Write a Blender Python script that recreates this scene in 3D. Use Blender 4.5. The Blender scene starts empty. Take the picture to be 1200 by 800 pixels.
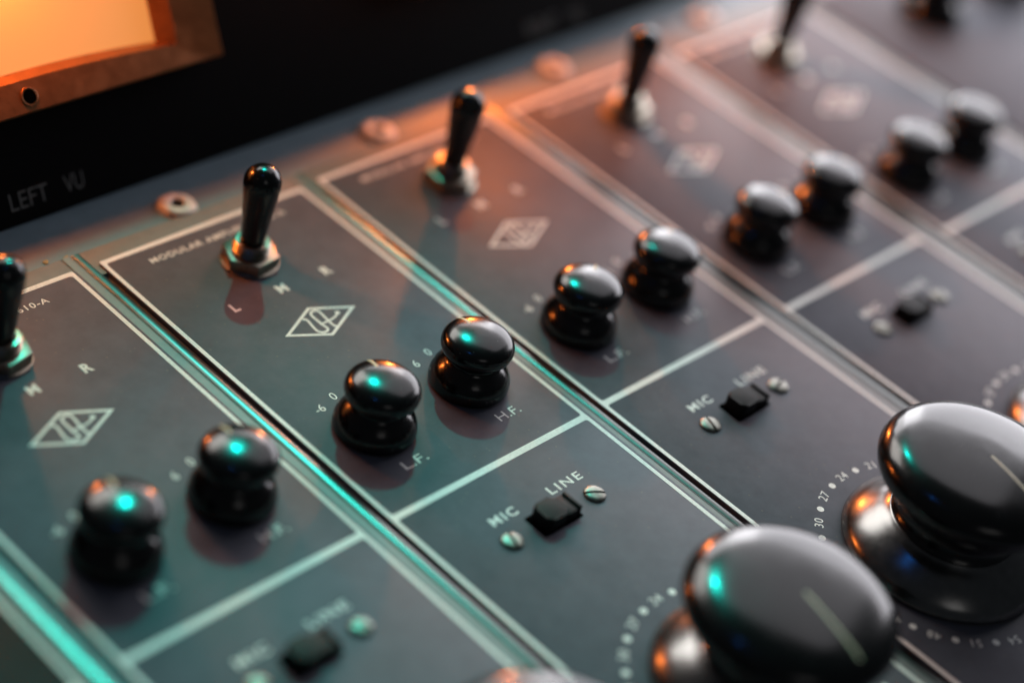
import bpy, bmesh, math, random
from mathutils import Matrix, Vector

random.seed(7)
MM = 0.001
PI = math.pi
scene = bpy.context.scene
C = scene.collection

# ------------------------------------------------------------------ camera
cam = bpy.data.cameras.new("camera")
cam_ob = bpy.data.objects.new("camera", cam)
C.objects.link(cam_ob)
AX = ((0.6819430331925043, -0.6992270149570959, 0.2145583394659741),
      (0.32633216371755436, 0.5534109818808852, 0.7663182133141908),
      (-0.6545693381175338, -0.45256807961656287, 0.6055750283066088))
m = Matrix(AX).transposed().to_4x4()
m.translation = Vector((-179.8517, -290.4597, 293.4279)) * MM
cam_ob.matrix_world = m
cam.sensor_width = 36
cam.lens = 36 * 2395.788 / 1200
cam.clip_start = 0.01
cam.clip_end = 50
cam.dof.use_dof = True
cam.dof.focus_distance = 0.459
cam.dof.aperture_fstop = 3.6
cam.dof.aperture_blades = 0
scene.camera = cam_ob

# ------------------------------------------------------------------ light
world = bpy.data.worlds.new("World")
scene.world = world
world.use_nodes = True
bg = world.node_tree.nodes["Background"]
bg.inputs[0].default_value = (0.8, 0.9, 1.0, 1)
bg.inputs[1].default_value = 0.04

scene.view_settings.view_transform = 'Standard'
scene.view_settings.look = 'None'
scene.view_settings.exposure = 0
scene.view_settings.gamma = 1
scene.render.engine = 'CYCLES'
scene.cycles.use_denoising = True
scene.cycles.max_bounces = 8
scene.cycles.glossy_bounces = 5
scene.cycles.diffuse_bounces = 3
scene.cycles.sample_clamp_indirect = 4
scene.cycles.caustics_reflective = False
scene.cycles.caustics_refractive = False


def area_light(name, loc, target, sx, sy, radiance, color):
    l = bpy.data.lights.new(name, 'AREA')
    l.shape = 'RECTANGLE'
    l.size, l.size_y = sx * MM, sy * MM
    l.energy = radiance * PI * l.size * l.size_y
    l.color = color
    o = bpy.data.objects.new(name, l)
    C.objects.link(o)
    o.location = Vector(loc) * MM
    d = (Vector(target) - Vector(loc)).normalized()
    o.rotation_euler = d.to_track_quat('-Z', 'Y').to_euler()
    return o


def point_light(name, loc, energy, radius, color):
    l = bpy.data.lights.new(name, 'POINT')
    l.energy = energy
    l.shadow_soft_size = radius * MM
    l.color = color
    o = bpy.data.objects.new(name, l)
    C.objects.link(o)
    o.location = Vector(loc) * MM
    return o


# the room's soft window light, high on the far right, and its lower bright pane
area_light("low_window", (690, 40, 180), (200, -110, 0), 540, 300, 5.4, (1.0, 0.98, 1.04))
area_light("studio_softbox", (775, 150, 690), (150, -110, 0), 520, 600, 1.3, (1.0, 0.97, 1.03))
area_light("side_window", (800, 560, 350), (150, -110, 0), 430, 380, 7.0, (1.0, 0.98, 1.0))
area_light("back_panel", (300, 600, 560), (150, -110, 0), 420, 320, 8.5, (1.0, 0.955, 0.90))
area_light("rear_lamp", (-420, -1280, 1010), (150, -100, 0), 450, 450, 0.6, (1.0, 0.97, 0.94))
# the two small coloured lamps hanging behind the console
tl = bpy.data.lights.new("teal_lamp", 'SPOT')
tl.energy = 18.5
tl.color = (0.0, 1.0, 0.80)
tl.shadow_soft_size = 14 * MM
tl.spot_size = math.radians(21)
tl.spot_blend = 1.0
tl_ob = bpy.data.objects.new("teal_lamp", tl)
C.objects.link(tl_ob)
tl_ob.location = Vector((500, 405, 745)) * MM
tl_ob.rotation_euler = (Vector((8, -124, 0)) - Vector((500, 405, 745))).to_track_quat('-Z', 'Y').to_euler()
point_light("blue_lamp", (-10, -60, 480), 0.10, 6, (0.02, 0.25, 1.0))


# ------------------------------------------------------------------ materials
def new_mat(name):
    mt = bpy.data.materials.new(name)
    mt.use_nodes = True
    nt = mt.node_tree
    return mt, nt, nt.nodes["Principled BSDF"]


def nd(nt, t, **kw):
    n = nt.nodes.new(t)
    for k, v in kw.items():
        setattr(n, k, v)
    return n


def surf(name, col, rough, metal=0.0, noise=0.0, nscale=400, rvar=0.0, bump=0.0, bscale=3000, stretch=None,
         specks=None, spec=0.5, coat=0.0):
    mt, nt, p = new_mat(name)
    p.inputs['Base Color'].default_value = (*col, 1)
    p.inputs['Roughness'].default_value = rough
    p.inputs['Metallic'].default_value = metal
    p.inputs['Specular IOR Level'].default_value = spec
    p.inputs['Coat Weight'].default_value = coat
    p.inputs['Coat Roughness'].default_value = 0.12
    tc = nd(nt, 'ShaderNodeTexCoord')
    mp = nd(nt, 'ShaderNodeMapping')
    if stretch:
        mp.inputs['Scale'].default_value = stretch
    nt.links.new(tc.outputs['Object'], mp.inputs[0])
    if noise or rvar:
        n = nd(nt, 'ShaderNodeTexNoise')
        n.inputs['Scale'].default_value = nscale
        n.inputs['Detail'].default_value = 6
        n.inputs['Roughness'].default_value = 0.65
        nt.links.new(mp.outputs[0], n.inputs['Vector'])
        if rvar:
            mr = nd(nt, 'ShaderNodeMapRange')
            mr.inputs[1].default_value, mr.inputs[2].default_value = 0.3, 0.7
            mr.inputs[3].default_value, mr.inputs[4].default_value = rough - rvar, rough + rvar
            nt.links.new(n.outputs[0], mr.inputs[0])
            nt.links.new(mr.outputs[0], p.inputs['Roughness'])
        if noise:
            mr = nd(nt, 'ShaderNodeMapRange')
            mr.inputs[1].default_value, mr.inputs[2].default_value = 0.3, 0.7
            mr.inputs[3].default_value, mr.inputs[4].default_value = 1 - noise, 1 + noise
            nt.links.new(n.outputs[0], mr.inputs[0])
            mx = nd(nt, 'ShaderNodeVectorMath', operation='SCALE')
            mx.inputs[0].default_value = col
            nt.links.new(mr.outputs[0], mx.inputs['Scale'])
            last = mx.outputs[0]
            if specks:
                sc, thr, scol = specks
                v = nd(nt, 'ShaderNodeTexVoronoi')
                v.inputs['Scale'].default_value = sc
                nt.links.new(tc.outputs['Object'], v.inputs['Vector'])
                wn = nd(nt, 'ShaderNodeMath', operation='LESS_THAN')
                wn.inputs[1].default_value = thr
                nt.links.new(v.outputs['Distance'], wn.inputs[0])
                sep = nd(nt, 'ShaderNodeSeparateColor')
                nt.links.new(v.outputs['Color'], sep.inputs[0])
                gt = nd(nt, 'ShaderNodeMath', operation='GREATER_THAN')
                gt.inputs[1].default_value = 0.86
                nt.links.new(sep.outputs[0], gt.inputs[0])
                mu = nd(nt, 'ShaderNodeMath', operation='MULTIPLY')
                nt.links.new(wn.outputs[0], mu.inputs[0])
                nt.links.new(gt.outputs[0], mu.inputs[1])
                mix = nd(nt, 'ShaderNodeMix', data_type='RGBA')
                nt.links.new(mu.outputs[0], mix.inputs[0])
                nt.links.new(last, mix.inputs[6])
                mix.inputs[7].default_value = (*scol, 1)
                last = mix.outputs[2]
            nt.links.new(last, p.inputs['Base Color'])
    if bump:
        n2 = nd(nt, 'ShaderNodeTexNoise')
        n2.inputs['Scale'].default_value = bscale
        n2.inputs['Detail'].default_value = 3
        nt.links.new(mp.outputs[0], n2.inputs['Vector'])
        b = nd(nt, 'ShaderNodeBump')
        b.inputs['Strength'].default_value = bump
        b.inputs['Distance'].default_value = 0.00005
        nt.links.new(n2.outputs[0], b.inputs['Height'])
        nt.links.new(b.outputs[0], p.inputs['Normal'])
    return mt


def emitter(name, col, strength):
    mt, nt, p = new_mat(name)
    p.inputs['Base Color'].default_value = (0.6, 0.4, 0.2, 1)
    p.inputs['Roughness'].default_value = 0.6
    p.inputs['Emission Color'].default_value = (*col, 1)
    p.inputs['Emission Strength'].default_value = strength
    return mt


M = {
    'panel': surf('panel_paint', (0.116, 0.117, 0.138), 0.44, spec=0.06, noise=0.13, nscale=150, rvar=0.035, bump=0.12, bscale=2600,
                  specks=(700, 0.16, (0.17, 0.16, 0.15))),
    'panel_dark': surf('dark_panel_paint', (0.007, 0.016, 0.016), 0.5, noise=0.16, nscale=260, spec=0.05),
    'ink': surf('white_ink', (0.82, 0.82, 0.78), 0.55, spec=0.2, noise=0.14, nscale=1400),
    'rail': surf('rail_paint', (0.10, 0.14, 0.165), 0.5, metal=0.0, noise=0.10, nscale=300, rvar=0.06, bump=0.15),
    'flange': surf('chassis_metal', (0.16, 0.152, 0.14), 0.55, metal=0.1, noise=0.12, nscale=300, rvar=0.06, bump=0.3, bscale=1500),
    'alu_flat': surf('satin_aluminium', (0.19, 0.193, 0.19), 0.5, metal=0.2, noise=0.08, nscale=500, spec=0.3),
    'alu': surf('brushed_aluminium', (0.10, 0.103, 0.10), 0.30, metal=1.0, noise=0.05, nscale=300, rvar=0.015, bump=0.0,
                bscale=2500, stretch=(0.4, 1.6, 1.0)),
    'knob': surf('black_bakelite', (0.003, 0.003, 0.0033), 0.20, spec=0.36, coat=0.15, noise=0.2, nscale=150, rvar=0.045, bump=0.005, bscale=900,
                 specks=(1300, 0.11, (0.10, 0.10, 0.10))),
    'skirt': surf('dark_chrome', (0.15, 0.15, 0.15), 0.24, metal=1.0, noise=0.1, nscale=400, rvar=0.03),
    'matte': surf('black_plastic', (0.010, 0.010, 0.011), 0.42, noise=0.2, nscale=500),
    'slider': surf('slider_plastic', (0.004, 0.0042, 0.0042), 0.5, spec=0.12, noise=0.2, nscale=500),
    'nickel': surf('nickel_plate', (0.27, 0.24, 0.195), 0.33, metal=1.0, noise=0.2, nscale=500, rvar=0.08, bump=0.3, bscale=1500),
    'screw': surf('screw_steel', (0.17, 0.165, 0.145), 0.40, metal=1.0, noise=0.3, nscale=700, rvar=0.1, bump=0.4, bscale=1800),
    'rail_screw': surf('dull_steel', (0.46, 0.44, 0.41), 0.5, metal=0.2, noise=0.3, nscale=700, rvar=0.1, bump=0.4, bscale=1800),
    'recess_shade': surf('slot_shade', (0.02, 0.018, 0.015), 0.7, noise=0.3, spec=0.1),  # dark colour that paints in the shade inside screw slots and recesses
    'cream': surf('cream_paint', (0.46, 0.40, 0.27), 0.5, noise=0.1, nscale=900),
    'meterblack': surf('black_crackle', (0.002, 0.002, 0.0025), 0.8, noise=0.3, nscale=600, bump=0.3, bscale=1500, spec=0.06),
    'bezel': surf('brown_bezel', (0.30, 0.12, 0.042), 0.32, metal=0.6, noise=0.2, nscale=250, rvar=0.05, bump=0.4, bscale=1300),
    'hole': surf('dark_hole', (0.002, 0.002, 0.002), 0.9, noise=0.1, spec=0.0),
    'greyink': surf('worn_grey_ink', (0.075, 0.075, 0.072), 0.6, noise=0.3, nscale=1500),
    'dial': emitter('lit_meter_face', (1.0, 0.34, 0.075), 0.70),
    'flake': surf('old_glue', (0.30, 0.20, 0.06), 0.6, noise=0.2),
}


# ------------------------------------------------------------------ mesh helpers (input in mm)
def finish(name, bm, mat, smooth=True, angle=40):
    me = bpy.data.meshes.new(name)
    bmesh.ops.recalc_face_normals(bm, faces=bm.faces)
    for v in bm.verts:
        v.co *= MM
    if smooth:
        ca = math.radians(angle)
        for f in bm.faces:
            f.smooth = True
        for e in bm.edges:
            if len(e.link_faces) == 2:
                e.smooth = e.calc_face_angle(0) < ca
    bm.to_mesh(me)
    bm.free()
    me.materials.append(mat)
    return me


def put(name, me, parent=None, loc=(0, 0, 0), rz=0, label=None):
    o = bpy.data.objects.new(name, me)
    C.objects.link(o)
    o.location = Vector(loc) * MM
    o.rotation_euler = (0, 0, rz)
    o.parent = parent
    if label:
        o['label'] = label
    return o


def thing(name, label, cat, loc=(0, 0, 0), group=None):
    o = bpy.data.objects.new(name, None)
    C.objects.link(o)
    o.empty_display_size = 0.01
    o.location = Vector(loc) * MM
    o['label'] = label
    o['category'] = cat
    if group:
        o['group'] = group
    return o


def smooth_profile(pts, n=5):
    out = []
    P = [pts[0]] + list(pts) + [pts[-1]]
    for i in range(1, len(P) - 2):
        p0, p1, p2, p3 = P[i - 1], P[i], P[i + 1], P[i + 2]
        for k in range(n):
            t = k / n
            out.append(tuple(0.5 * ((2 * p1[j]) + (-p0[j] + p2[j]) * t + (2 * p0[j] - 5 * p1[j] + 4 * p2[j] - p3[j]) * t * t
                                    + (-p0[j] + 3 * p1[j] - 3 * p2[j] + p3[j]) * t ** 3) for j in (0, 1)))
    out.append(tuple(pts[-1]))
    return out


def lathe(bm, prof, segs=64, mat=None):
    rings = []
    for r, z in prof:
        if r < 1e-4:
            rings.append([bm.verts.new((0, 0, z))])
        else:
            rings.append([bm.verts.new((r * math.cos(2 * PI * i / segs), r * math.sin(2 * PI * i / segs), z)) for i in range(segs)])
    for a, b in zip(rings, rings[1:]):
        for i in range(segs):
            j = (i + 1) % segs
            if len(a) == 1 and len(b) == 1:
                continue
            if len(a) == 1:
                bm.faces.new((a[0], b[i], b[j]))
            elif len(b) == 1:
                bm.faces.new((a[i], a[j], b[0]))
            else:
                bm.faces.new((a[i], a[j], b[j], b[i]))
    return rings


def prism(bm, poly, z0, z1, bev=0.0, seg=2):
    b = [bm.verts.new((x, y, z0)) for x, y in poly]
    t = [bm.verts.new((x, y, z1)) for x, y in poly]
    n = len(poly)
    bm.faces.new(list(reversed(b)))
    top = bm.faces.new(t)
    for i in range(n):
        bm.faces.new((b[i], b[(i + 1) % n], t[(i + 1) % n], t[i]))
    if bev:
        bmesh.ops.bevel(bm, geom=list(top.edges), offset=bev, segments=seg, affect='EDGES', profile=0.5)


def rrect(x0, y0, x1, y1, r, n=4):
    pts = []
    for cx, cy, a0 in ((x1 - r, y1 - r, 0), (x0 + r, y1 - r, 90), (x0 + r, y0 + r, 180), (x1 - r, y0 + r, 270)):
        for k in range(n + 1):
            a = math.radians(a0 + 90 * k / n)
            pts.append((cx + r * math.cos(a), cy + r * math.sin(a)))
    return pts


def curve_mesh(name, cu_objs_fn, mat):
    cu = cu_objs_fn()
    o = bpy.data.objects.new("tmp_curve", cu)
    C.objects.link(o)
    dg = bpy.context.evaluated_depsgraph_get()
    dg.update()
    me = bpy.data.meshes.new_from_object(o.evaluated_get(dg))
    bpy.data.objects.remove(o)
    bpy.data.curves.remove(cu)
    me.name = name
    me.materials.clear()
    me.materials.append(mat)
    return me


INK_Z = 0.03      # ink lies this far above the paint
_text = {}


def text_mesh(s, cap, width=None, mat='ink', bold=0.0, space=1.0):
    key = (s, cap, width, mat, bold, space)
    if key in _text:
        return _text[key]

    def mk():
        cu = bpy.data.curves.new("tmp_text", 'FONT')
        cu.body = s
        cu.size = 1.0
        cu.space_character = space
        cu.offset = bold
        cu.resolution_u = 3
        cu.extrude = 0.01
        return cu
    me = curve_mesh('lettering', mk, M[mat])
    ref_top = 0.69
    xs = [v.co.x for v in me.vertices]
    cx, w = (min(xs) + max(xs)) / 2, max(xs) - min(xs)
    sy = cap / ref_top
    sx = sy if width is None else width / w
    for v in me.vertices:
        v.co = Vector(((v.co.x - cx) * sx, (v.co.y - ref_top / 2) * sy, INK_Z + v.co.z * 1.2)) * MM
    _text[key] = me
    return me


def flat_curve(splines, half_t=0.012):
    """filled 2-D curve outline from closed polygons (holes inside)"""
    cu = bpy.data.curves.new("tmp_fill", 'CURVE')
    cu.dimensions = '2D'
    cu.fill_mode = 'BOTH'
    cu.extrude = half_t * MM
    for poly in splines:
        sp = cu.splines.new('POLY')
        sp.points.add(len(poly) - 1)
        for p, (x, y) in zip(sp.points, poly):
            p.co = (x * MM, y * MM, 0, 1)
        sp.use_cyclic_u = True
    return cu


def lift(me, z=INK_Z):
    for v in me.vertices:
        v.co.z += z * MM
    return me


def ribbon(bm, pts, w, z0, z1):
    """flat ribbon of constant width along a polyline"""
    n = len(pts)
    rows = []
    for i, (x, y) in enumerate(pts):
        a = Vector(pts[max(0, i - 1)])
        b = Vector(pts[min(n - 1, i + 1)])
        d = (b - a).normalized()
        nx, ny = -d.y * w / 2, d.x * w / 2
        rows.append([bm.verts.new((x + nx, y + ny, z0)), bm.verts.new((x - nx, y - ny, z0)),
                     bm.verts.new((x - nx, y - ny, z1)), bm.verts.new((x + nx, y + ny, z1))])
    for a, b in zip(rows, rows[1:]):
        for k in range(4):
            bm.faces.new((a[k], a[(k + 1) % 4], b[(k + 1) % 4], b[k]))
    bm.faces.new(rows[0])
    bm.faces.new(list(reversed(rows[-1])))


# ------------------------------------------------------------------ layout of the console, in mm
LEFT = {-1: -70.3, 0: 1.31, 1: 71.53, 2: 139.89, 3: 210.09, 4: 281.47}
RIGHT = {-1: -8.59, 0: 63.07, 1: 132.90, 2: 201.30, 3: 271.72, 4: 343.32}
VOFF = {-1: 0.0, 0: 0.6, 1: 0.4, 2: 1.1, 3: 0.4, 4: -1.5}     # how far each panel is pushed up
DIV = 100.0
VEND = 232.0
PT = 1.4                                                    # panel thickness


# ------------------------------------------------------------------ the setting: steel frame the modules sit in
bm = bmesh.new()
prism(bm, [(-140, -300), (470, -300), (470, 23.5), (-140, 23.5)], -12, -PT)
frame = put('console_frame', finish('console_frame', bm, M['rail'], smooth=False))
frame['kind'] = 'structure'
frame['label'] = 'grey steel console frame under the modules, its bare strip below the black meter panel'
frame['category'] = 'console frame'


def pan_screw_mesh(r, h, slot_w, slot_a, mat, name='screw'):
    """slotted round-head screw: the head is two halves either side of a real slot"""
    bm = bmesh.new()
    prof = smooth_profile([(r, 0), (r, h * .25), (r * .93, h * .6), (r * .7, h * .87), (r * .35, h * .98), (0, h)], 3)
    lathe(bm, [(r * 1.0, -0.3)] + prof, 32)
    ca, sa = math.cos(slot_a), math.sin(slot_a)
    # cut the slot: bisect on both sides, drop the faces of the band above the floor
    floor = h * 0.3
    for s in (-1, 1):
        bmesh.ops.bisect_plane(bm, geom=bm.verts[:] + bm.edges[:] + bm.faces[:], dist=1e-5,
                               plane_co=(-sa * s * slot_w / 2, ca * s * slot_w / 2, 0), plane_no=(-sa * s, ca * s, 0))
    kill = []
    for f in bm.faces:
        c = f.calc_center_median()
        if abs(-sa * c.x + ca * c.y) < slot_w / 2 - 1e-4:
            kill.append(f)
    bmesh.ops.delete(bm, geom=kill, context='FACES')
    # slot walls and floor
    L = r * 0.995
    def P(u, w, z):
        return bm.verts.new((ca * u - sa * w, sa * u + ca * w, z))
    w = slot_w / 2
    fl = [P(-L, -w, floor), P(L, -w, floor), P(L, w, floor), P(-L, w, floor)]
    bm.faces.new(fl).material_index = 1  # slot shade painted by the darker material
    for s in (-1, 1):
        N = 12
        top = []
        for k in range(N + 1):
            u = -L + 2 * L * k / N
            rr = min(r, math.hypot(u, w))
            z = 0
            for (r1, z1), (r2, z2) in zip(prof, prof[1:]):
                if min(r1, r2) <= rr <= max(r1, r2) and abs(r1 - r2) > 1e-6:
                    z = max(z, z1 + (z2 - z1) * (rr - r1) / (r2 - r1))
            top.append((u, max(z, floor * .6)))
        tv = [P(u, s * w, z) for u, z in top]
        bv = [P(u, s * w, floor) for u, _ in top]
        for k in range(N):
            try:
                bm.faces.new((bv[k], bv[k + 1], tv[k + 1], tv[k])).material_index = 1
            except ValueError:
                pass
    me = finish(name, bm, mat, angle=30)
    me.materials.append(M['recess_shade'])
    return me


bm = bmesh.new()
lathe(bm, [(4.6, -.3)] + smooth_profile([(4.6, 0), (4.55, .5), (3.9, 1.0), (2.7, 1.15), (1.9, 1.0), (1.5, .55), (1.2, .3), (0, .25)], 3), 36)
for f in bm.faces:
    if math.hypot(*f.calc_center_median()[:2]) < 1.55:
        f.material_index = 1  # centre recess painted dark
rail_screw_me = finish('rail_screw', bm, M['rail_screw'], angle=35)
rail_screw_me.materials.append(M['recess_shade'])
bm = bmesh.new()
lathe(bm, [(0, 0), (5.0, 0), (5.0, .5), (4.2, .62), (0, .62)], 32)
washer_me = finish('washer', bm, M['rail_screw'])
for x, y, rz in ((31.5, 11.3, .4), (101.7, 10.7, 0.1), (170.0, 11.5, 1.1), (240.6, 11.8, 2.0), (309.3, 10.6, .7)):
    s = put('screw', rail_screw_me, frame, (x, y, -PT + .6), rz)
    put('washer', washer_me, s, (0, 0, -.6))
# crumbs of old glue on the strip
for x, y, sx, sy, a in ((66.5, 7.5, 1.2, .5, .4), (57, 5.6, 2.2, .7, -.2), (61.5, 8.4, .9, .7, .9), (45, 17.5, 1.0, .6, 0)):
    bm = bmesh.new()
    prism(bm, [(sx * math.cos(k) * random.uniform(.7, 1.2), sy * math.sin(k) * random.uniform(.7, 1.2)) for k in [i * PI / 4 for i in range(8)]], 0, .25, .1, 1)
    put('flake', finish('flake', bm, M['flake']), frame, (x, y, -PT + .01), a)


# ------------------------------------------------------------------ chassis metal showing between the modules
def bar_mesh(name, x0, x1, y0, y1, ztop, crown, mat, zb=-PT + .02, n=8, lip=0.0):
    bm = bmesh.new()
    sec = [(x0, zb)]
    for k in range(n + 1):
        t = k / n
        z = ztop - crown * (2 * t - 1) ** 2
        sec.append((x0 + (x1 - x0) * t, z))
    if lip:
        sec[-1] = (x1 - lip * 1.2, sec[-1][1])
        sec += [(x1 - lip * .9, ztop + lip * .5), (x1 - lip * .3, ztop + lip * .5), (x1, ztop - lip * .2)]
    sec.append((x1, zb))
    NY = 24
    rows = []
    for j in range(NY + 1):
        y = y0 + (y1 - y0) * j / NY
        rows.append([bm.verts.new((x, y, z)) for x, z in sec])
    m_ = len(sec)
    for a, b in zip(rows, rows[1:]):
        for k in range(m_):
            bm.faces.new((a[k], a[(k + 1) % m_], b[(k + 1) % m_], b[k]))
    bm.faces.new(rows[0])
    bm.faces.new(list(reversed(rows[-1])))
    return finish(name, bm, mat, angle=35)


def gap_after(k):
    return RIGHT[k], (LEFT[k + 1] if k < 4 else 351.0)


def flanges(t, k, cx):
    """aluminium chassis showing round the painted plate: flat flange right, rolled flange left, plate across the top"""
    yo = VOFF[k] if k in VOFF else 0
    xl = xr = None
    if k <= 4:
        a, b = gap_after(k)
        xa0, xr = a + 1.42 - cx, a + (.45 if k >= 0 else .22) * (b - a) - cx
        put('right_flange', bar_mesh('right_flange', xa0, xr, -250, 6.5 - yo, -.30, .02, M['alu_flat'], lip=.18), t)
    else:
        xr = 44
    if k >= 0:
        a, b = gap_after(k - 1)
        g = b - a
        q0, q1 = (.45, .70) if k else (.22, .52)
        xl = a + q0 * g + .42 - cx
        put('left_flange', bar_mesh('left_flange', xl, a + q1 * g + .55 - cx, -250, 6.5 - yo, -.42, .16, M['alu']), t)
    else:
        xl = -60
    bm = bmesh.new()
    prism(bm, [(xl + .05, -3), (xr - .05, -3), (xr - .05, 6.55 - yo), (xl + .05, 6.55 - yo)], -PT + .02, -.5, .12, 2)
    put('top_flange', finish('top_flange', bm, M['flange'], angle=50), t)


# ------------------------------------------------------------------ parts of a module
BIG = smooth_profile([(22.8, 0.25), (23.3, 0.8), (23.2, 1.5), (22.3, 3.2), (20.3, 5.2), (17.6, 7.2), (15.2, 8.8), (13.8, 10.4), (13.3, 12.4),
                      (13.8, 14.4), (16.0, 16.2), (19.0, 18.2), (21.3, 20.6), (22.2, 23.0), (22.1, 24.3), (21.2, 25.9), (19.2, 27.4), (16, 28.5),
                      (11, 29.3), (5.5, 29.8), (0, 29.95)], 5)
bm = bmesh.new()
CUT = next(i for i, q in enumerate(BIG) if q[1] > 9.5)
lathe(bm, BIG[CUT - 1:], 96)
big_knob_me = finish('level_knob', bm, M['knob'], angle=60)
bm = bmesh.new()
lathe(bm, [(0, 0.2), (22.0, 0.2)] + BIG[:CUT] + [(BIG[CUT - 1][0] - .6, BIG[CUT - 1][1])], 96)
skirt_me = finish('skirt', bm, M['skirt'], angle=60)
SMALL = smooth_profile([(9.1, 0.2), (9.45, 0.9), (9.45, 2.2), (9.15, 3.5), (8.4, 4.9), (7.3, 6.1), (6.4, 6.9), (6.0, 7.6), (6.3, 8.3),
                        (7.3, 9.1), (8.15, 10.0), (8.5, 11.1), (8.5, 11.9), (8.2, 12.9), (7.4, 13.8), (6.1, 14.45),
                        (4.2, 14.9), (2.0, 15.15), (0, 15.2)], 5)
bm = bmesh.new()
lathe(bm, [(0, 0.15), (8.9, 0.15)] + SMALL, 72)
small_knob_me = finish('tone_knob', bm, M['knob'], angle=60)


def pointer_mesh(prof, r0, r1, w, mat, up=0.05):
    """cream line lying along the crown of a knob from radius r0 to r1 (towards -y)"""
    top = [q for q in prof if q[1] > prof[len(prof) * 3 // 4][1] * .7]
    top = sorted({round(q[0], 3): q[1] for q in prof[len(prof) * 55 // 100:]}.items())
    def h(r):
        best = top[0][1]
        for (ra, za), (rb, zb) in zip(top, top[1:]):
            if ra <= r <= rb:
                best = za + (zb - za) * (r - ra) / max(1e-6, rb - ra)
        return best
    bm = bmesh.new()
    N = 14
    rows = []
    for k in range(N + 1):
        r = r0 + (r1 - r0) * k / N
        row = []
        for s in (-1, -.5, 0, .5, 1):
            x = s * w / 2
            rr = math.hypot(x, r)
            row.append(bm.verts.new((x, -r, h(rr) + up * (1 - .7 * s * s))))
        row += [bm.verts.new((w / 2, -r, h(r) - .3)), bm.verts.new((-w / 2, -r, h(r) - .3))]
        rows.append(row)
    for a, b in zip(rows, rows[1:]):
        for k in range(7):
            bm.faces.new((a[k], a[(k + 1) % 7], b[(k + 1) % 7], b[k]))
    bm.faces.new(rows[0])
    bm.faces.new(list(reversed(rows[-1])))
    return finish('pointer_line', bm, mat)


big_ptr_me = pointer_mesh(BIG, 1.5, 21.4, .72, M['cream'])
small_ptr_me = pointer_mesh(SMALL, 3.7, 8.3, .75, M['cream'])

# toggle switch: washer, keyed hex nut, threaded bushing, bat lever
bm = bmesh.new()
thread = [(0, 0)]
thread += [(4.5, 0.0), (4.5, 3.0)]
z = 3.0
while z < 6.0:
    thread += [(4.55, z + .15), (4.15, z + .4)]
    z += .5
thread += [(4.4, z + .1), (4.1, z + .35), (3.1, z + .4), (2.6, z - .5), (0, z - .8)]
lathe(bm, thread, 40)
bushing_me = finish('toggle_switch', bm, M['nickel'], angle=30)
bm = bmesh.new()
prism(bm, [(7.0 * math.cos(k * PI / 3), 7.0 * math.sin(k * PI / 3)) for k in range(6)], 0.6, 3.4, .35, 2)
nut_me = finish('hex_nut', bm, M['nickel'], angle=30)
bm = bmesh.new()
lathe(bm, [(0, 0.02), (7.1, 0.02), (7.1, .5), (6.9, .6), (0, .6)], 40)
tw_me = finish('washer', bm, M['nickel'])
LEV = smooth_profile([(0, 5.4), (2.5, 5.5), (2.9, 6.2), (3.1, 9), (3.5, 13), (3.95, 17.5), (4.4, 21.3), (4.5, 23.2), (4.15, 24.9),
                      (3.0, 26.4), (1.6, 27.2), (0, 27.4)], 5)
bm = bmesh.new()
lathe(bm, LEV, 40)
lever_me = finish('lever', bm, M['knob'], angle=60)

# slide switch
bm = bmesh.new()
prism(bm, rrect(-6.1, -3.4, 6.3, 3.4, .5), 0.01, .05)
slot_me = finish('slide_switch', bm, M['hole'], smooth=False)
bm = bmesh.new()
prism(bm, rrect(-5.0, -3.0, 1.2, 3.0, 1.3, 6), 0.12, 3.8, .6, 3)
prism(bm, rrect(1.25, -2.75, 4.5, 2.75, .25, 2), 0.13, 2.5, .15, 2)
prism(bm, rrect(4.7, -2.75, 5.6, 2.75, .15, 2), 0.13, 2.9, .12, 2)
prism(bm, rrect(.8, -2.5, 5.4, 2.5, .1, 2), 0.14, 1.9, 0)
slider_me = finish('slider', bm, M['slider'], angle=35)
small_screw_mes = [pan_screw_mesh(2.6, .85, .7, a, M['screw']) for a in (-.55, .35, 1.25, -1.0)]
bm = bmesh.new()
lathe(bm, [(0, 0), (.85, 0), (.85, .02), (0, .02)], 20)
dot_me = lift(finish('scale_dot', bm, M['ink'], smooth=False), .02)

# diamond emblem with its single-stroke monogram (panel coordinates about the emblem centre)
rh = [(-11.1, .0), (.45, 5.45), (11.0, .2), (-.9, -5.4)]
def inset(poly, d):
    out = []
    n = len(poly)
    for i in range(n):
        p0, p1, p2 = (Vector(poly[(i + k) % n]) for k in (-1, 0, 1))
        d1, d2 = (p1 - p0).normalized(), (p2 - p1).normalized()
        n1, n2 = Vector((d1.y, -d1.x)), Vector((d2.y, -d2.x))
        b = (n1 + n2).normalized()
        q = p1 + b * d / max(.2, b.dot(n1))
        out.append((q.x, q.y))
    return out
emblem_frame_me = lift(curve_mesh('emblem', lambda: flat_curve([rh, inset(rh, .72)]), M['ink']))
stroke = [(-3.25, 2.68), (-2.75, 2.56), (-2.5, 1.77), (-2.94, -.85), (-2.9, -2.14), (-2.13, -2.9), (-.95, -2.94), (-.38, -2.31),
          (-.54, -.62), (-.58, 2.28), (-.29, 3.41), (.58, 3.82), (1.68, 3.42), (1.81, 2.22), (1.52, -.51), (1.51, -2.11),
          (1.81, -2.86), (2.63, -2.91)]
stroke = [(x * 1.06, y * 1.06 - .25) for x, y in smooth_profile(stroke, 4)]
bm = bmesh.new()
ribbon(bm, stroke, .62, INK_Z - .012, INK_Z + .013)
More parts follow.
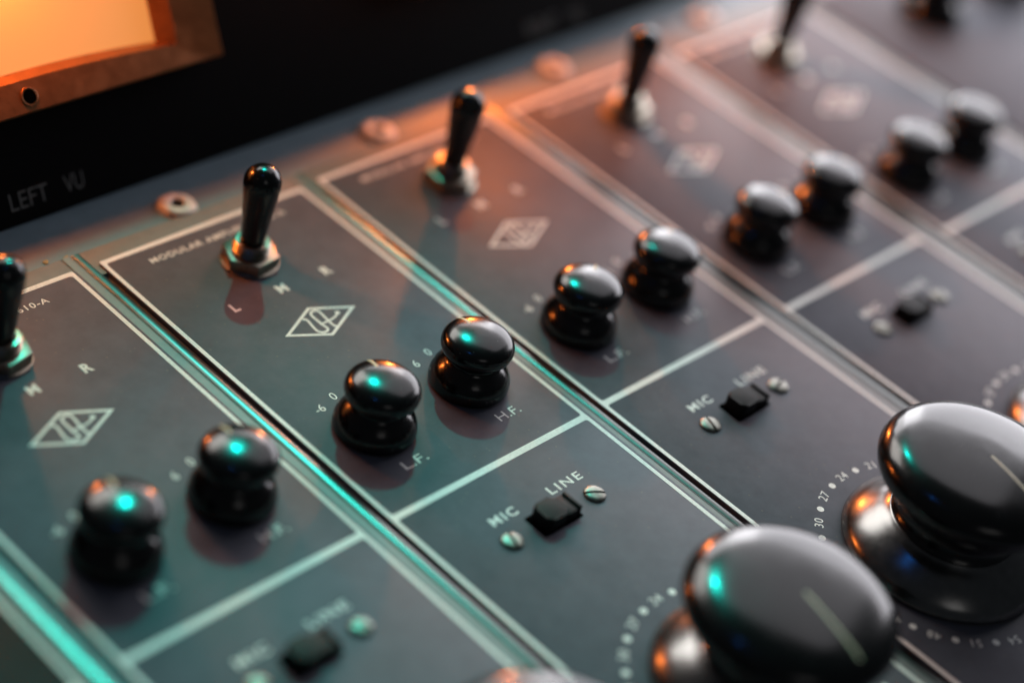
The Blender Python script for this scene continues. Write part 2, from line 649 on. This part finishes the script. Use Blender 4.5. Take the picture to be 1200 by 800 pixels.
ribbon(bm, [(-1.0, -.8), (1.2, -.78), (3.1, -.66), (4.5, -.25), (5.3, .2)], .5, INK_Z - .01, INK_Z + .015)
lathe_bm = [(5.5 + .62 * math.cos(a * PI / 6), .45 + .62 * math.sin(a * PI / 6)) for a in range(12)]
prism(bm, lathe_bm, INK_Z - .011, INK_Z + .011)
monogram_me = finish('monogram', bm, M['ink'], smooth=False)

TH0, DTH = 1.4126, 0.17028
DIAL = [(-13, '3'), (-11, '6'), (-9, '9'), (-7, '12'), (-5, '15'), (-3, '18'), (-1, '21'), (1, '24'), (3, '27'), (5, '30'), (7, '33'),
        (9.4, '42'), (11.6, '45'), (13.43, '48'), (15.43, '51'), (17.43, '54')]
DOTS = [-12, -10, -8, -6, -4, -2, 0, 2, 4, 6, 8.2, 10.5, 12.43, 14.43, 16.43, 18.43]

MODULE_LABEL = {
    -1: 'dark teal module corner cut off by the lower left edge of the picture',
    0: 'grey control module at the left edge, its title ending in 610-A beside a toggle',
    1: 'sharply focused grey module with MIC and LINE switch and crisp diamond emblem',
    2: 'grey module with the orange lit top around its toggle, third from the left',
    3: 'blurred grey module between the orange lit one and the farthest bordered one',
    4: 'farthest white bordered module, very blurred, its toggle at the top edge',
}


def build_module(k):
    L, Rr = LEFT[k], RIGHT[k]
    cx = (L + Rr) / 2
    hw = (Rr - L) / 2
    t = thing('amplifier_module', MODULE_LABEL[k], 'control module', (cx, VOFF[k], 0), 'modules of the console')
    # painted plate: the white rule runs close to its left edge, a little in from the right one
    bm = bmesh.new()
    prism(bm, rrect(-hw - .72, -VEND, hw + 1.35, .72, .7, 3), -PT + .03, 0, .18, 2)
    put('face_plate', finish('face_plate', bm, M['panel' if k >= 0 else 'panel_dark'], angle=50), t)
    o = .55
    cells = [rrect(-hw - o, -VEND + 2, hw + o, o + .15, .5, 3),
             rrect(-hw + .52, -DIV + .85, hw - .52, -.62, .75, 4),
             rrect(-hw + .52, -VEND + 4, hw - .52, -DIV - .85, .75, 4)]
    flanges(t, k, cx)
    put('border_line', lift(curve_mesh('border_line', lambda: flat_curve(cells), M['ink'])), t)
    if k == -1:
        return t
    dx = -2.6 if k == 4 else 0          # that panel's print and fittings sit a little left of its rule
    def letter(s, x, y, cap, width=None, bold=0.0, rz=0, space=1.0):
        return put('lettering', text_mesh(s, cap, width, bold=bold, space=space), t, (x + dx, y, 0), rz)
    letter('MODULAR AMPLIFIER 610-A', 0, -5.0, 1.75, 41.2, .012, space=1.15)
    tg = put('toggle_switch', bushing_me, t, (dx, -16.3, 0))
    put('washer', tw_me, tg)
    nut_rot = {0: .2, 1: .12, 2: .5, 3: .3, 4: .9}[k]
    put('hex_nut', nut_me, tg, rz=nut_rot)
    lv = put('lever', lever_me, tg)
    lv.rotation_euler = {0: (0, -.02, 0), 1: (.0, .0, 0), 2: (0, .02, 0), 3: (-.01, .0, 0), 4: (0, .01, 0)}[k]
    for s, x in (('L', -14.4), ('M', 0), ('R', 14.0)):
        letter(s, x, -28.3, 2.7, bold=.035)
    em = put('emblem', emblem_frame_me, t, (dx, -42.4, 0))
    put('monogram', monogram_me, em)
    for side, name in ((-1, 'L.F.'), (1, 'H.F.')):
        x = side * 14.86
        kn = put('tone_knob', small_knob_me, t, (x + dx, -76.73, 0), {0: 2.95, 1: 2.98, 2: 2.2, 3: 1.6, 4: 1.2}[k] + .08 * side)
        put('pointer_line', small_ptr_me, kn)
        letter('-6' if side < 0 else '6', x - 5.9, -65.4, 2.3, bold=.0)
        letter('0', x - .5, -63.8, 2.3)
        letter('6', x + 5.6, -65.2, 2.3)
        letter(name, x + .7, -89.3, 2.5, 6.9)
    letter('MIC', -9.7, -112.6, 2.3, 7.8, .018, space=1.25)
    letter('LINE', 9.75, -112.7, 2.3, 10.4, .010, space=1.25)
    sw = put('slide_switch', slot_me, t, (dx - .4, -119.0, 0))
    put('slider', slider_me, sw)
    for i, x in enumerate((-13.6, 12.9)):
        put('screw', small_screw_mes[(i * 3 + k) % 4 if k != 1 else (2, 0)[i]], t, (x + dx, -119.1, .02))
    bk = put('level_knob', big_knob_me, t, (.7 + dx, -176.6, 0), -.17)
    bk.scale = (1, 1, {0: .97, 1: .945, 2: 1.0, 3: .98, 4: .99}[k])
    put('skirt', skirt_me, bk)
    put('pointer_line', big_ptr_me, bk)
    for n, s in DIAL:
        a = TH0 + DTH * n
        letter(s, .7 + 28.2 * math.cos(a), -176.6 + 28.2 * math.sin(a), 2.1, rz=a - PI / 2, space=1.1)
    for n in DOTS:
        a = TH0 + DTH * n
        put('scale_dot', dot_me, t, (.7 + dx + 28 * math.cos(a), -176.6 + 28 * math.sin(a), 0))
    return t


for k in range(-1, 5):
    build_module(k)

# plain module at the far right with black knobs
pl = thing('plain_module', 'plain grey panel without border lines holding a black knob, at the upper right corner', 'control module', (395, 0, 0))
bm = bmesh.new()
prism(bm, rrect(-44.2, -VEND, 44, 1.0, .7, 3), -PT + .03, 0, .18, 2)
put('face_plate', finish('face_plate', bm, M['panel'], angle=50), pl)
flanges(pl, 5, 395)
for x in (-9.5, 36):
    kn = put('black_knob', small_knob_me, pl, (x, -24, 0), 1.0)
    kn.scale = (1.15, 1.15, 1.1)
    put('pointer_line', small_ptr_me, kn)

# ------------------------------------------------------------------ sloping meter panel
TILT = math.radians(60)


def sloped(name, label, cat, x, s, T, group=None):
    """empty on the meter panel: local x along the console, y up the slope, z out of the panel"""
    o = thing(name, label, cat, (x, 22.5 + s * math.cos(TILT) - T * math.sin(TILT), -PT + .03 + s * math.sin(TILT) + T * math.cos(TILT)), group)
    o.rotation_euler = (TILT, 0, 0)
    return o


mp = sloped('meter_panel', 'black sloping meter panel behind the modules marked LEFT VU', 'meter panel', 0, 0, 0)
bm = bmesh.new()
prism(bm, [(-150, 0.15), (336, 0.15), (336, 112), (-150, 112)], -14, 0, .5, 2)
put('panel_sheet', finish('panel_sheet', bm, M['meterblack'], angle=50), mp)
bm = bmesh.new()
prism(bm, [(-150, 112.1), (336, 112.1), (336, 116), (-150, 116)], -14, 15, .8, 2)  # overhang out of view, added to shade the top rail from the teal lamp
put('shade_hood', finish('shade_hood', bm, M['meterblack'], angle=50), mp)
put('lettering', text_mesh('LEFT', 4.2, 10.8, 'greyink'), mp, (68.6, 5.9, 0))
put('lettering', text_mesh('VU', 4.2, 5.6, 'greyink'), mp, (81.4, 6.1, 0))
put('lettering', text_mesh('RIGHT', 4.2, 13.0, 'greyink'), mp, (248, 5.9, 0))
put('lettering', text_mesh('VU', 4.2, 5.6, 'greyink'), mp, (263, 5.9, 0))

VU_LABEL = ['orange lit rectangular meter in a brown frame above the LEFT VU lettering',
            'orange lit rectangular meter beyond the top edge above the RIGHT VU lettering']


def build_vu(i, x):
    W, H = 56.7, 80.0
    t = sloped('vu_meter', VU_LABEL[i], 'meter', x, 25.6, .1, 'meters on the black panel')
    # frame: outer edge proud, faces sloping in to the window like a shallow dish; the lower rail of the window is bowed
    bm = bmesh.new()
    def ring(hw, y0, y1, z, bow):
        pts = []
        NN = 20
        for q in range(NN + 1):
            u = -1 + 2 * q / NN
            pts.append((hw * u, y0 + bow * (1 - u * u), z))
        for q in range(NN + 1):
            u = 1 - 2 * q / NN
            pts.append((hw * u, y1, z))
        return [bm.verts.new(p) for p in pts]
    rings = [ring(W, 0, H, 0, 0), ring(W, 0, H, 5.4, 0), ring(W - .5, .5, H - .5, 6.0, 0), ring(W - 11, 5.0, H - 8, 4.6, 1.8),
             ring(W - 12.2, 5.7, H - 8.8, 4.4, 2.0), ring(W - 15.5, 6.8, H - 10.5, 1.4, 2.2), ring(W - 16, 7.2, H - 11, .6, 2.2)]
    for a, b in zip(rings, rings[1:]):
        n = len(a)
        for q in range(n):
            bm.faces.new((a[q], a[(q + 1) % n], b[(q + 1) % n], b[q]))
    put('frame', finish('frame', bm, M['bezel'], angle=25), t)
    bm = bmesh.new()
    prism(bm, [(-W + 15, 4), (W - 15, 4), (W - 15, H - 10), (-W + 15, H - 10)], .1, .7)
    put('lit_face', finish('lit_face', bm, M['dial'], smooth=False), t)
    bm = bmesh.new()
    lathe(bm, [(0, 0), (1.75, 0), (1.75, .05), (0, .05)], 20)
    put('screw_hole', finish('screw_hole', bm, M['hole']), t, (0, 3.8, 5.5)).rotation_euler = (-.184, 0, 0)
    bm = bmesh.new()
    lathe(bm, smooth_profile([(1.7, 0), (1.95, .12), (2.2, .05), (2.3, -.3)], 3), 24)
    o = put('hole_rim', finish('hole_rim', bm, M['bezel']), t, (0, 3.8, 5.42))
    o.rotation_euler = (-.184, 0, 0)
    # the meter's own lamp, in the top of the window
    l = bpy.data.lights.new('meter_lamp', 'POINT')
    l.energy = (0.22, 0.62)[i]
    l.color = (1.0, .22, .035)
    l.shadow_soft_size = 3.2 * MM
    o = bpy.data.objects.new('meter_lamp', l)
    C.objects.link(o)
    o.parent = t
    o.location = Vector((0, (44, 46)[i], 3.6)) * MM
    return t


build_vu(0, 71.7)
build_vu(1, 254.0)
